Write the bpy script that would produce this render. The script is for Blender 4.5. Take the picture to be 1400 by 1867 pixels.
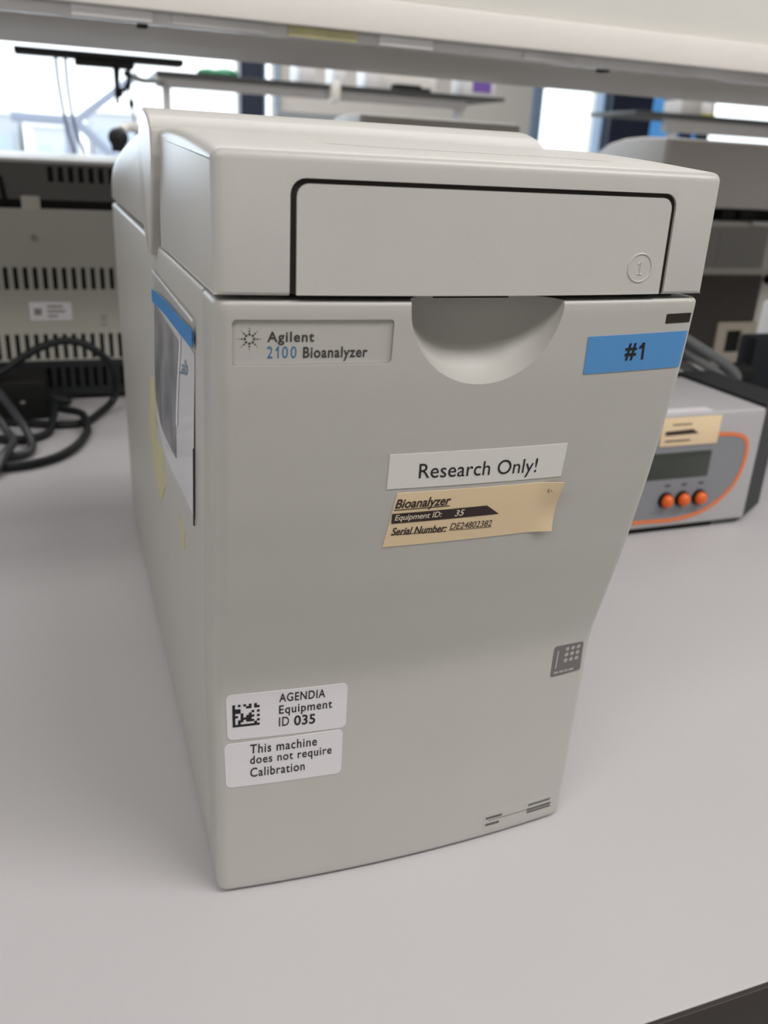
import bpy, bmesh, math, random
import numpy as np
from mathutils import Vector, Matrix

random.seed(7)
for o in list(bpy.data.objects):
    bpy.data.objects.remove(o, do_unlink=True)
scene = bpy.context.scene
COL = scene.collection
PI = math.pi

# ------------------------------------------------------------------ camera, world, lights, exposure
cam_d = bpy.data.cameras.new('camera')
cam = bpy.data.objects.new('camera', cam_d)
COL.objects.link(cam)
CAM_LOC = Vector((-0.037737, -0.236232, 0.284350))
CAM_ROT = Matrix(((0.9400713, 0.0877449, -0.3294947),
                  (-0.3377321, 0.3726235, -0.8643430),
                  (0.0469358, 0.9238250, 0.3799269)))
cam.matrix_world = Matrix.Translation(CAM_LOC) @ CAM_ROT.to_4x4()
cam_d.sensor_fit = 'HORIZONTAL'
cam_d.sensor_width = 36.0
cam_d.lens = 1547.68 * 36.0 / 1400.0
cam_d.clip_start = 0.01
cam_d.clip_end = 200
cam_d.dof.use_dof = True
cam_d.dof.focus_distance = 0.292
cam_d.dof.aperture_fstop = 18.0
scene.camera = cam

scene.view_settings.view_transform = 'Standard'
scene.view_settings.look = 'None'
scene.view_settings.gamma = 1.0
scene.view_settings.exposure = 0.55
scene.view_settings.use_curve_mapping = False

world = bpy.data.worlds.new('overcast_sky')
scene.world = world
world.use_nodes = True
wn = world.node_tree.nodes['Background']
wn.inputs[0].default_value = (0.88, 0.96, 1.0, 1)
wn.inputs[1].default_value = 1.8


def tinted(name, c):
    m = bpy.data.materials.new(name)
    m.use_nodes = True
    nt = m.node_tree
    nt.nodes.remove(nt.nodes['Principled BSDF'])
    t = nt.nodes.new('ShaderNodeBsdfTransparent')
    t.inputs['Color'].default_value = (c[0], c[1], c[2], 1)
    nt.links.new(t.outputs[0], nt.nodes['Material Output'].inputs['Surface'])
    return m


def area(name, loc, rot, sx, sy, power, color=(1, 1, 1)):
    l = bpy.data.lights.new(name, 'AREA')
    l.shape = 'RECTANGLE'
    l.size = sx
    l.size_y = sy
    l.energy = power
    l.color = color
    o = bpy.data.objects.new(name, l)
    o.location = loc
    o.rotation_euler = rot
    COL.objects.link(o)
    return o


# ceiling luminaires of the laboratory (long fluorescent panels) and the daylight from the window wall
area('ceiling_lamp', (1.5, -0.9, 1.88), (0, 0, 0), 2.4, 0.5, 34, (1.0, 0.965, 0.93))
area('ceiling_lamp', (-1.3, -1.1, 1.88), (0, 0, 0), 2.0, 0.5, 18, (1.0, 0.965, 0.93))
area('ceiling_lamp', (0.6, 1.9, 1.88), (0, 0, 0), 3.0, 0.4, 22, (1.0, 0.965, 0.93))
area('ceiling_lamp', (0.6, 3.7, 1.88), (0, 0, 0), 3.0, 0.4, 22, (1.0, 0.965, 0.93))
area('window_daylight', (-0.6, 4.85, 0.8), (-PI / 2, 0, 0), 2.6, 1.0, 13, (0.62, 0.80, 1.0))


# ------------------------------------------------------------------ materials
def mat(name, color, rough=0.5, metal=0.0, bump=0.0, bscale=400.0, var=0.0, vscale=20.0, spec=0.5,
        alpha=1.0, trans=0.0, emit=0.0, coat=0.0):
    m = bpy.data.materials.new(name)
    m.use_nodes = True
    nt = m.node_tree
    b = nt.nodes['Principled BSDF']
    c = (color[0], color[1], color[2], 1)
    b.inputs['Base Color'].default_value = c
    b.inputs['Roughness'].default_value = rough
    b.inputs['Metallic'].default_value = metal
    b.inputs['Specular IOR Level'].default_value = spec
    b.inputs['Alpha'].default_value = alpha
    b.inputs['Transmission Weight'].default_value = trans
    b.inputs['Coat Weight'].default_value = coat
    if emit:
        b.inputs['Emission Color'].default_value = c
        b.inputs['Emission Strength'].default_value = emit
    tc = nt.nodes.new('ShaderNodeTexCoord')
    if bump:
        n = nt.nodes.new('ShaderNodeTexNoise')
        n.inputs['Scale'].default_value = bscale
        n.inputs['Detail'].default_value = 2
        nt.links.new(tc.outputs['Object'], n.inputs['Vector'])
        bp = nt.nodes.new('ShaderNodeBump')
        bp.inputs['Strength'].default_value = bump
        bp.inputs['Distance'].default_value = 0.0004
        nt.links.new(n.outputs['Fac'], bp.inputs['Height'])
        nt.links.new(bp.outputs['Normal'], b.inputs['Normal'])
    if var:
        n2 = nt.nodes.new('ShaderNodeTexNoise')
        n2.inputs['Scale'].default_value = vscale
        n2.inputs['Detail'].default_value = 3
        nt.links.new(tc.outputs['Object'], n2.inputs['Vector'])
        r = nt.nodes.new('ShaderNodeValToRGB')
        r.color_ramp.elements[0].position = 0.3
        r.color_ramp.elements[1].position = 0.7
        r.color_ramp.elements[0].color = tuple(max(0, k * (1 - var)) for k in color) + (1,)
        r.color_ramp.elements[1].color = tuple(min(1, k * (1 + var)) for k in color) + (1,)
        nt.links.new(n2.outputs['Fac'], r.inputs['Fac'])
        nt.links.new(r.outputs['Color'], b.inputs['Base Color'])
    return m


M = {}
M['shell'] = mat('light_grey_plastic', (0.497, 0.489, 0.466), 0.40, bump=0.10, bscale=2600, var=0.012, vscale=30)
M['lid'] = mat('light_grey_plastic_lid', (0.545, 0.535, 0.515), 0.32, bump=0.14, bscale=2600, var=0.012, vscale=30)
M['black'] = mat('black_plastic', (0.007, 0.007, 0.007), 0.65, spec=0.2)
M['gap'] = mat('gap_shade_black', (0.012, 0.008, 0.006), 0.8)  # near-black that paints shade into the lid and door gaps
M['ink'] = mat('dark_grey_ink', (0.045, 0.042, 0.040), 0.6)
M['grime'] = mat('dark_grey_grime_shade', (0.13, 0.12, 0.11), 0.8)
M['inkblue'] = mat('blue_ink', (0.03, 0.16, 0.36), 0.5)
M['inkblack'] = mat('black_ink', (0.008, 0.008, 0.009), 0.6)
M['inkbrown'] = mat('brown_black_ink', (0.03, 0.018, 0.016), 0.6)
M['inkpale'] = mat('pale_ink', (0.80, 0.70, 0.58), 0.6)
M['white_paper'] = mat('white_sticker_paper', (0.73, 0.715, 0.745), 0.45, var=0.01)
M['strip_paper'] = mat('matt_white_strip', (0.74, 0.73, 0.71), 0.55, var=0.01)
M['beige_paper'] = mat('beige_sticker_paper', (0.80, 0.63, 0.41), 0.5, var=0.02)
M['blue_paper'] = mat('blue_sticker', (0.088, 0.29, 0.62), 0.45)
M['badge'] = mat('grey_badge', (0.16, 0.15, 0.145), 0.4)
M['badge_dot'] = mat('badge_light_print', (0.42, 0.41, 0.40), 0.4)
M['led'] = mat('dark_lens', (0.030, 0.024, 0.020), 0.15)
M['yellow'] = mat('faded_yellow_tape', (0.56, 0.535, 0.30), 0.5, var=0.06, vscale=60)
M['bench'] = mat('pale_grey_laminate', (0.515, 0.502, 0.518), 0.42, bump=0.12, bscale=900, var=0.012, vscale=9)
M['edge'] = mat('dark_bench_edge', (0.035, 0.028, 0.025), 0.5)
M['navy'] = mat('navy_cabinet', (0.012, 0.016, 0.024), 0.5)
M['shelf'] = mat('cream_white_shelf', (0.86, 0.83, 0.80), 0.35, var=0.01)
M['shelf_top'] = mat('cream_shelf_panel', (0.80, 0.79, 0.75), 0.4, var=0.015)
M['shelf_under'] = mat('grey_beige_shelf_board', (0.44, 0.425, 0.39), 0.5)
M['alu'] = mat('satin_label_rail', (0.60, 0.60, 0.61), 0.25, metal=0.3, var=0.12, vscale=14)
M['film'] = mat('clear_plastic_film', (0.93, 0.94, 0.97), 0.08, alpha=0.13, spec=0.6)
M['zip'] = mat('blue_zip_strip', (0.004, 0.215, 0.60), 0.4, spec=0.25)
M['card'] = mat('white_card', (0.74, 0.74, 0.78), 0.4)
M['silver'] = mat('mottled_grey_foil', (0.20, 0.20, 0.22), 0.3, var=0.6, vscale=45, bump=0.6, bscale=120)
M['vent_body'] = mat('greenish_grey_metal', (0.42, 0.415, 0.37), 0.5, var=0.03)
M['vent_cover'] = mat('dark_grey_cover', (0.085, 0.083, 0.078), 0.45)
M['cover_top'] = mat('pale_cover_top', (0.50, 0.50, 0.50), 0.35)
M['cable'] = mat('black_rubber_cable', (0.007, 0.009, 0.010), 0.5, spec=0.3)
M['cable_grey'] = mat('dark_grey_cable', (0.032, 0.034, 0.042), 0.4)
M['hose'] = mat('grey_hose', (0.11, 0.117, 0.125), 0.28, spec=0.8)
M['box_grey'] = mat('light_grey_metal_housing', (0.43, 0.425, 0.44), 0.4, var=0.015)
M['panel_grey'] = mat('blue_grey_control_panel', (0.225, 0.233, 0.255), 0.4)
M['orange'] = mat('orange_line', (0.75, 0.20, 0.06), 0.45)
M['button'] = mat('orange_button', (0.80, 0.13, 0.015), 0.35)
M['lcd'] = mat('dark_green_display', (0.040, 0.050, 0.040), 0.2)
M['darkcap'] = mat('dark_grey_side_cap', (0.014, 0.016, 0.019), 0.5, spec=0.35)
M['navyblack'] = mat('navy_black_plastic', (0.006, 0.008, 0.012), 0.6, spec=0.25)
M['instr'] = mat('grey_brown_instrument', (0.47, 0.45, 0.42), 0.45, var=0.015)
M['instr_side'] = mat('light_instrument_cover', (0.58, 0.57, 0.56), 0.4)
M['instr_low'] = mat('beige_grey_chassis', (0.48, 0.46, 0.42), 0.5, var=0.03)
M['grille'] = mat('grey_grille', (0.24, 0.235, 0.22), 0.5)
M['socket_beige'] = mat('beige_socket_frame', (0.30, 0.27, 0.22), 0.5)
M['hose_dark'] = mat('dark_glossy_hose', (0.05, 0.055, 0.06), 0.22, spec=0.9)
M['grille_dark'] = mat('brown_dark_grille', (0.035, 0.028, 0.024), 0.6)
M['wall'] = mat('warm_white_wall', (0.74, 0.71, 0.67), 0.7, var=0.01)
M['wallgrey'] = mat('blue_grey_panel', (0.36, 0.39, 0.41), 0.6)
M['ceiling'] = mat('white_ceiling', (0.8, 0.79, 0.77), 0.8)
M['floor'] = mat('grey_lab_floor', (0.30, 0.30, 0.30), 0.5, var=0.04, vscale=3)
M['navyframe'] = mat('navy_window_frame', (0.012, 0.020, 0.05), 0.4)
M['blueframe'] = mat('pale_blue_window_frame', (0.25, 0.36, 0.52), 0.4)
M['glass'] = mat('window_glass', (0.95, 0.98, 1.0), 0.0, alpha=0.06, spec=0.4)
M['darkshelf'] = mat('dark_grey_shelf', (0.045, 0.05, 0.05), 0.4)
M['greyrail'] = mat('grey_painted_rail', (0.55, 0.54, 0.53), 0.5)
M['green'] = mat('green_plastic', (0.03, 0.26, 0.12), 0.45)
M['purple'] = mat('purple_box', (0.20, 0.10, 0.45), 0.5)
M['whiteplastic'] = mat('white_plastic', (0.80, 0.80, 0.82), 0.4)
M['yellowcap'] = mat('yellow_plastic', (0.62, 0.55, 0.08), 0.4)
M['building'] = mat('pale_concrete', (0.50, 0.53, 0.58), 0.8, var=0.05, vscale=0.3)
M['buildglass'] = mat('pale_blue_glazing', (0.42, 0.50, 0.62), 0.4)
M['steel_ext'] = mat('pale_painted_steel', (0.24, 0.28, 0.38), 0.5)
M['ground'] = mat('pale_pavement', (0.55, 0.55, 0.55), 0.8, var=0.05, vscale=0.5)


# ------------------------------------------------------------------ builders
def smooth(me, deg=35):
    me.polygons.foreach_set('use_smooth', [True] * len(me.polygons))
    try:
        me.set_sharp_from_angle(angle=math.radians(deg))
    except Exception:
        pass


def link(name, me, material, parent=None, deg=35, recalc=True):
    if isinstance(me, bmesh.types.BMesh):
        bm = me
        if recalc:
            bmesh.ops.recalc_face_normals(bm, faces=bm.faces[:])
        me = bpy.data.meshes.new(name)
        bm.to_mesh(me)
        bm.free()
    me.name = name
    me.materials.clear()
    for mm in (material if isinstance(material, (list, tuple)) else [material]):
        me.materials.append(mm)
    smooth(me, deg)
    o = bpy.data.objects.new(name, me)
    COL.objects.link(o)
    if parent is not None:
        o.parent = parent
        o.location = -world_loc(parent)
    return o


def world_loc(o):
    # every parent here is only translated
    v = Vector((0, 0, 0))
    while o is not None:
        v = v + Vector(o.location)
        o = o.parent
    return v


def tag(o, label=None, cat=None, group=None, kind=None):
    if label:
        o['label'] = label
    if cat:
        o['category'] = cat
    if group:
        o['group'] = group
    if kind:
        o['kind'] = kind
    return o


def thing(name, label, cat, loc=(0, 0, 0), group=None):
    e = bpy.data.objects.new(name, None)
    e.empty_display_size = 0.02
    e.location = loc
    COL.objects.link(e)
    return tag(e, label, cat, group)


def struct(name, me, material):
    o = link(name, me, material)
    o['kind'] = 'structure'
    return o


def add_box(bm, x0, x1, y0, y1, z0, z1, r=0.0, seg=2):
    g = bmesh.ops.create_cube(bm, size=1.0)
    vs = g['verts']
    bmesh.ops.scale(bm, verts=vs, vec=(x1 - x0, y1 - y0, z1 - z0))
    bmesh.ops.translate(bm, verts=vs, vec=((x0 + x1) / 2, (y0 + y1) / 2, (z0 + z1) / 2))
    if r > 0:
        es = list({e for v in vs for e in v.link_edges})
        bmesh.ops.bevel(bm, geom=es, offset=r, segments=seg, affect='EDGES', profile=0.5, clamp_overlap=True)
    return bm


def box(x0, x1, y0, y1, z0, z1, r=0.0, seg=2):
    return add_box(bmesh.new(), x0, x1, y0, y1, z0, z1, r, seg)


def add_cyl(bm, a, b, r0, r1=None, n=24):
    r1 = r0 if r1 is None else r1
    a = Vector(a)
    b = Vector(b)
    d = b - a
    g = bmesh.ops.create_cone(bm, cap_ends=True, segments=n, radius1=r0, radius2=r1, depth=d.length)
    q = d.to_track_quat('Z', 'Y').to_matrix().to_4x4()
    bmesh.ops.transform(bm, matrix=Matrix.Translation((a + b) / 2) @ q, verts=g['verts'])
    return bm


def add_sphere(bm, c, rx, ry, rz, u=24, v=16):
    g = bmesh.ops.create_uvsphere(bm, u_segments=u, v_segments=v, radius=1.0)
    bmesh.ops.scale(bm, verts=g['verts'], vec=(rx, ry, rz))
    bmesh.ops.translate(bm, verts=g['verts'], vec=c)
    return bm


def catmull(pts, n=10, closed=False):
    P = [Vector(p) for p in pts]
    out = []
    N = len(P)
    rng = range(N) if closed else range(N - 1)
    for i in rng:
        if closed:
            p0, p1, p2, p3 = P[(i - 1) % N], P[i], P[(i + 1) % N], P[(i + 2) % N]
        else:
            p0 = P[i - 1] if i > 0 else P[0] * 2 - P[1]
            p1, p2 = P[i], P[i + 1]
            p3 = P[i + 2] if i + 2 < N else P[-1] * 2 - P[-2]
        for k in range(n):
            t = k / n
            out.append(0.5 * ((2 * p1) + (p2 - p0) * t + (2 * p0 - 5 * p1 + 4 * p2 - p3) * t * t
                              + (3 * p1 - p0 - 3 * p2 + p3) * t ** 3))
    if not closed:
        out.append(P[-1])
    return out


def add_tube(bm, pts, r, n=12, closed=False):
    P = [Vector(p) for p in pts]
    N = len(P)
    up = Vector((0.123, 0.2, 0.97)).normalized()
    rings = []
    side = None
    for i in range(N):
        if closed:
            t = (P[(i + 1) % N] - P[i - 1]).normalized()
        else:
            t = (P[min(i + 1, N - 1)] - P[max(i - 1, 0)]).normalized()
        if side is None:
            side = t.cross(up).normalized()
        else:
            side = (side - t * side.dot(t)).normalized()
        bi = t.cross(side)
        rr = r[i] if isinstance(r, (list, tuple)) else r
        rings.append([bm.verts.new(P[i] + (side * math.cos(a) + bi * math.sin(a)) * rr)
                      for a in [2 * PI * k / n for k in range(n)]])
    for i in range(N if closed else N - 1):
        A, B = rings[i], rings[(i + 1) % N]
        for k in range(n):
            bm.faces.new((A[k], A[(k + 1) % n], B[(k + 1) % n], B[k]))
    if not closed:
        bm.faces.new(rings[0])
        bm.faces.new(rings[-1][::-1])
    return bm


def tube(pts, r, n=12, closed=False):
    return add_tube(bmesh.new(), pts, r, n, closed)


def fillet(pts, rad, seg=5):
    """Round the corners of a closed 2-D polygon; rad is one radius or a list."""
    out = []
    N = len(pts)
    for i in range(N):
        p = Vector((pts[i][0], pts[i][1]))
        a = Vector(pts[i - 1][:2]) - p
        b = Vector(pts[(i + 1) % N][:2]) - p
        r = rad[i] if isinstance(rad, (list, tuple)) else rad
        if r <= 0:
            out.append((p.x, p.y))
            continue
        la, lb = a.length, b.length
        a.normalize()
        b.normalize()
        ang = max(min(a.dot(b), 1), -1)
        ang = math.acos(ang)
        if ang > PI - 0.05:
            out.append((p.x, p.y))
            continue
        d = min(r / math.tan(ang / 2), 0.45 * la, 0.45 * lb)
        rr = d * math.tan(ang / 2)
        c = p + (a + b).normalized() * (rr / math.sin(ang / 2))
        s = p + a * d - c
        e = p + b * d - c
        a0 = math.atan2(s.y, s.x)
        a1 = math.atan2(e.y, e.x)
        da = a1 - a0
        while da > PI:
            da -= 2 * PI
        while da < -PI:
            da += 2 * PI
        for k in range(seg + 1):
            t = a0 + da * k / seg
            out.append((c.x + rr * math.cos(t), c.y + rr * math.sin(t)))
    return out


def inset_loop(pts, d):
    N = len(pts)
    area2 = sum(pts[i][0] * pts[(i + 1) % N][1] - pts[(i + 1) % N][0] * pts[i][1] for i in range(N))
    sgn = 1 if area2 > 0 else -1
    out = []
    for i in range(N):
        p = Vector(pts[i])
        e1 = (p - Vector(pts[i - 1]))
        e2 = (Vector(pts[(i + 1) % N]) - p)
        if e1.length < 1e-9:
            e1 = e2
        if e2.length < 1e-9:
            e2 = e1
        e1.normalize()
        e2.normalize()
        n1 = Vector((-e1.y, e1.x)) * sgn
        n2 = Vector((-e2.y, e2.x)) * sgn
        nn = (n1 + n2)
        if nn.length < 1e-6:
            nn = n1
        nn.normalize()
        k = max(nn.dot(n1), 0.5)
        q = p + nn * (d / k)
        out.append((q.x, q.y))
    return out


def extrude_x(profile, x0, x1, r, nx=1, yshift=None, seg=4, zlock=None):
    """Body with side profile (y, z) running from x0 to x1, its end rims rounded by r."""
    st = []
    for k in range(seg + 1):
        t = PI / 2 * k / seg
        st.append((x0 + r * (1 - math.cos(t)), r * (1 - math.sin(t))))
    for k in range(1, nx):
        st.append((x0 + r + (x1 - x0 - 2 * r) * k / nx, 0.0))
    for k in range(seg, -1, -1):
        t = PI / 2 * k / seg
        st.append((x1 - r * (1 - math.cos(t)), r * (1 - math.sin(t))))
    bm = bmesh.new()
    rings = []
    for x, ins in st:
        lp = inset_loop(profile, ins) if ins > 1e-7 else profile
        if zlock is not None:      # keep the lower rim sharp
            lp = [(a[0], b[1]) if b[1] < zlock else a for a, b in zip(lp, profile)]
        rings.append([bm.verts.new((x, y + (yshift(x, y) if yshift else 0), z)) for y, z in lp])
    n = len(profile)
    for A, B in zip(rings[:-1], rings[1:]):
        for k in range(n):
            bm.faces.new((A[k], A[(k + 1) % n], B[(k + 1) % n], B[k]))
    bm.faces.new(rings[0][::-1])
    bm.faces.new(rings[-1])
    return bm


def slotted_panel(x0, x1, z0, z1, y, th, rows):
    """Sheet panel facing -y with rows of real upright slots: rows = [(za, zb, [(xa, xb), ...])]."""
    bm = bmesh.new()
    zc = z0
    for za, zb, sl in rows:
        add_box(bm, x0, x1, y, y + th, zc, za)
        xc = x0
        for xa, xb in sl:
            add_box(bm, xc, xa, y, y + th, za, zb)
            xc = xb
        add_box(bm, xc, x1, y, y + th, za, zb)
        zc = zb
    add_box(bm, x0, x1, y, y + th, zc, z1)
    return bm


def boolean_cut(target_me, cutters):
    """Cut the closed meshes in cutters out of target_me; returns the new mesh."""
    a = bpy.data.objects.new('work_target', target_me)
    COL.objects.link(a)
    tmp = []
    for c in cutters:
        co = bpy.data.objects.new('work_cutter', c)
        COL.objects.link(co)
        m = a.modifiers.new('cut', 'BOOLEAN')
        m.operation = 'DIFFERENCE'
        m.solver = 'EXACT'
        m.object = co
        tmp.append(co)
    dg = bpy.context.evaluated_depsgraph_get()
    dg.update()
    me = bpy.data.meshes.new_from_object(a.evaluated_get(dg))
    for co in tmp:
        bpy.data.objects.remove(co, do_unlink=True)
    bpy.data.objects.remove(a, do_unlink=True)
    return me


def to_mesh(bm, name='m'):
    bmesh.ops.recalc_face_normals(bm, faces=bm.faces[:])
    me = bpy.data.meshes.new(name)
    bm.to_mesh(me)
    bm.free()
    return me


# a curved front surface: y = F(x, z)
W = 0.162
BOW = 0.0045
_PZ = [-0.02, 0, .030, .061, .085, .098, .105, .112, .125, .148, .180, .200, .224, .2477, .30]
_PY = [.033, .0325, .031, .030, .0292, .0288, .0278, .0258, .0221, .0160, .0090, .0055, .0020, 0, 0]


def prof(z):
    s = 0
    for k in (-0.004, -0.002, 0, 0.002, 0.004):
        s += float(np.interp(z + k, _PZ, _PY))
    return s / 5


def bow(x):
    return BOW * 4 * x * (W - x) / W ** 2


def F_panel(x, z):
    return prof(z) - bow(x)


def F_stick(x, z):      # the panel with its rounded upright corners
    d = max(0.0, max(x - (W - 0.0045), 0.0045 - x))
    return F_panel(x, z) + 0.0045 - math.sqrt(max(0.0, 0.0045 ** 2 - d * d))


def F_lid(x, z):
    return -0.0004 - bow(x)


def quad_pt(q, s, t):
    (ax, az), (bx, bz), (cx, cz), (dx, dz) = q      # top left, top right, bottom right, bottom left
    return (((ax * (1 - s) + bx * s) * (1 - t) + (dx * (1 - s) + cx * s) * t) / 1000,
            ((az * (1 - s) + bz * s) * (1 - t) + (dz * (1 - s) + cz * s) * t) / 1000)


def surf_slab(q, surf, off_out, off_in, r=0.0, nu=10, nv=6, wave=None, corners=(1, 1, 1, 1)):
    """Thin slab lying on a surface, outlined by the quad q (mm), corners rounded by r (m)."""
    w = math.hypot(q[1][0] - q[0][0], q[1][1] - q[0][1]) / 1000
    h = math.hypot(q[3][0] - q[0][0], q[3][1] - q[0][1]) / 1000
    ts = []
    if r > 0:
        for k in range(6):
            ts.append((r * (1 - math.cos(PI / 2 * k / 5)) / h, r * (1 - math.sin(PI / 2 * k / 5)) / w))
        a = r / h
        mid = [(a + (1 - 2 * a) * k / nv, 0) for k in range(1, nv)]
        ts = ts + mid + [(1 - t, i) for t, i in reversed(ts)]
    else:
        ts = [(k / nv, 0) for k in range(nv + 1)]
    bm = bmesh.new()

    def grid(off):
        g = []
        for t, ins in ts:
            row = []
            top = t < 0.5
            li = ins if corners[0 if top else 3] else 0
            ri = ins if corners[1 if top else 2] else 0
            for k in range(nu + 1):
                s = li + (1 - li - ri) * k / nu
                x, z = quad_pt(q, s, t)
                y = surf(x, z) + off + (wave(s, t) if wave else 0)
                row.append(bm.verts.new((x, y, z)))
            g.append(row)
        return g
    A = grid(off_out)
    B = grid(off_in)
    R_, C_ = len(ts), nu + 1
    for i in range(R_ - 1):
        for k in range(C_ - 1):
            bm.faces.new((A[i][k], A[i][k + 1], A[i + 1][k + 1], A[i + 1][k]))
            bm.faces.new((B[i][k], B[i + 1][k], B[i + 1][k + 1], B[i][k + 1]))
    for i in range(R_ - 1):
        bm.faces.new((A[i][0], A[i + 1][0], B[i + 1][0], B[i][0]))
        bm.faces.new((A[i][-1], B[i][-1], B[i + 1][-1], A[i + 1][-1]))
    for k in range(C_ - 1):
        bm.faces.new((A[0][k], B[0][k], B[0][k + 1], A[0][k + 1]))
        bm.faces.new((A[-1][k], A[-1][k + 1], B[-1][k + 1], B[-1][k]))
    return bm


_tc = {}


def text_data(s, bold, shear, space=1.0):
    key = (s, bold, shear, space)
    if key in _tc:
        return _tc[key]
    c = bpy.data.curves.new('t', 'FONT')
    c.body = s
    c.offset = bold
    c.shear = shear
    c.space_character = space
    c.resolution_u = 6
    o = bpy.data.objects.new('t', c)
    COL.objects.link(o)
    dg = bpy.context.evaluated_depsgraph_get()
    dg.update()
    me = bpy.data.meshes.new_from_object(o.evaluated_get(dg))
    vs = [(v.co.x, v.co.y) for v in me.vertices]
    fs = [tuple(p.vertices) for p in me.polygons]
    bpy.data.objects.remove(o, do_unlink=True)
    bpy.data.meshes.remove(me)
    xs = [v[0] for v in vs]
    ys = [v[1] for v in vs]
    x0, x1, y0, y1 = min(xs), max(xs), min(ys), max(ys)
    vs = [((x - x0) / (x1 - x0), 1 - (y - y0) / (y1 - y0)) for x, y in vs]
    _tc[key] = (vs, fs)
    return _tc[key]


def add_text(bm, s, q, place, bold=0.0, shear=0.0, space=1.0):
    vs, fs = text_data(s, bold, shear, space)
    vv = [bm.verts.new(place(*quad_pt(q, u, v))) for u, v in vs]
    for f in fs:
        try:
            bm.faces.new([vv[i] for i in f])
        except ValueError:
            pass


def add_patch(bm, q, place, nu=4, nv=1):
    g = [[bm.verts.new(place(*quad_pt(q, k / nu, i / nv))) for k in range(nu + 1)] for i in range(nv + 1)]
    for i in range(nv):
        for k in range(nu):
            bm.faces.new((g[i][k], g[i + 1][k], g[i + 1][k + 1], g[i][k + 1]))


ONE = [(0.55, 0.0), (1.0, 0.0), (1.0, 1.0), (0.58, 1.0), (0.58, 0.27), (0.30, 0.34), (0.0, 0.37), (0.0, 0.21), (0.30, 0.15)]


def add_one(bm, q, place):
    vv = [bm.verts.new(place(*quad_pt(q, u, v))) for u, v in ONE]
    bm.faces.new(vv)


def rectq(x0, x1, z0, z1):
    return [(x0, z1), (x1, z1), (x1, z0), (x0, z0)]


def on(surf, off):
    return lambda x, z: (x, surf(x, z) - off, z)


# ------------------------------------------------------------------ room shell
FZ = -0.90
struct('floor', box(-3.2, 6.2, -3.2, 5.2, FZ - 0.1, FZ), M['floor'])
struct('ceiling', box(-3.2, 6.2, -3.2, 5.2, 1.95, 2.05), M['ceiling'])
struct('wall_left', box(-3.2, -3.0, -3.2, 5.2, FZ, 1.95), M['wall'])
struct('wall_right', box(6.0, 6.2, -3.2, 5.2, FZ, 1.95), M['wall'])
struct('wall_front', box(-3.0, 6.0, -3.2, -3.0, FZ, 1.95), M['wall'])
# window wall: solid pieces around four window openings
WINS = [(-2.6, 0.985), (1.10, 1.19), (2.81, 3.36), (3.62, 5.6)]
WZ0, WZ1 = 0.10, 1.55
bm = bmesh.new()
add_box(bm, -3.0, 6.0, 5.0, 5.2, FZ, WZ0)
add_box(bm, -3.0, 6.0, 5.0, 5.2, WZ1, 1.95)
xs = [-3.0] + [v for w in WINS for v in w] + [6.0]
for a, b in zip(xs[0::2], xs[1::2]):
    add_box(bm, a, b, 5.0, 5.2, WZ0, WZ1)
struct('wall_back', bm, M['wall'])
frames = [(0.016, 'navyframe'), (0.012, 'blueframe'), (0.055, 'blueframe'), (0.06, 'navyframe')]
for i, ((a, b), (fw, fm)) in enumerate(zip(WINS, frames)):
    bm = bmesh.new()
    for xa, xb in ((a, a + fw), (b - fw, b)):
        add_box(bm, xa, xb, 4.96, 5.06, WZ0, WZ1)
    add_box(bm, a + fw, b - fw, 4.96, 5.06, WZ0, WZ0 + 0.04)
    add_box(bm, a + fw, b - fw, 4.96, 5.06, WZ1 - 0.05, WZ1)
    if i == 0:
        add_box(bm, -0.95, -0.88, 4.97, 5.05, WZ0 + 0.04, WZ1 - 0.05)
    if i == 3:
        for xm in (3.98, 4.12):
            add_box(bm, xm, xm + 0.05, 4.97, 5.05, WZ0 + 0.04, WZ1 - 0.05)
    w = struct('window_%d' % (i + 1), bm, M[fm])
    p = link('pane', box(a + fw, b - fw, 5.005, 5.011, WZ0 + 0.04, WZ1 - 0.05), M['glass'], w)
    p['kind'] = 'structure'
bp_ = link('sun_film', box(3.66, 4.13, 5.02, 5.024, WZ0 + 0.04, WZ1 - 0.05), tinted('blue_window_film', (0.16, 0.32, 0.48)), w)
tag(bp_, 'blue film on the window', kind='structure')
# dark navy window posts between the openings
struct('trim_1', box(0.985, 1.09, 4.95, 5.0, WZ0, WZ1), M['navyframe'])
struct('trim_2', box(3.33, 3.62, 4.90, 5.0, WZ0, WZ1), M['navyframe'])

# outside
o = link('pavement', box(-25, 40, 5.4, 80, -6.2, -6.0), M['ground'])
o['kind'] = 'structure'

# ------------------------------------------------------------------ laboratory bench and its shelf
BX0, BX1, BY0, BY1 = -1.6, 2.6, -0.072, 1.30
lb = thing('lab_bench', 'long laboratory bench with pale grey laminate worktop and dark front edge', 'bench', (0.5, 0.6, FZ))
link('worktop', box(BX0, BX1, BY0 + 0.0012, BY1, -0.030, 0.0, 0.0006), M['bench'], lb)
e = link('front_edge', box(BX0, BX1, BY0 - 0.0008, BY0 + 0.0012, -0.024, -0.0004, 0.0003), M['edge'], lb)
tag(e, 'dark brown band along the worktop edge')
link('cabinet', box(BX0 + 0.05, BX1 - 0.05, BY0 + 0.045, BY1 - 0.04, FZ + 0.08, -0.0305), M['navy'], lb)
link('plinth', box(BX0 + 0.08, BX1 - 0.08, BY0 + 0.10, BY1 - 0.10, FZ, FZ + 0.08), M['black'], lb)

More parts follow.
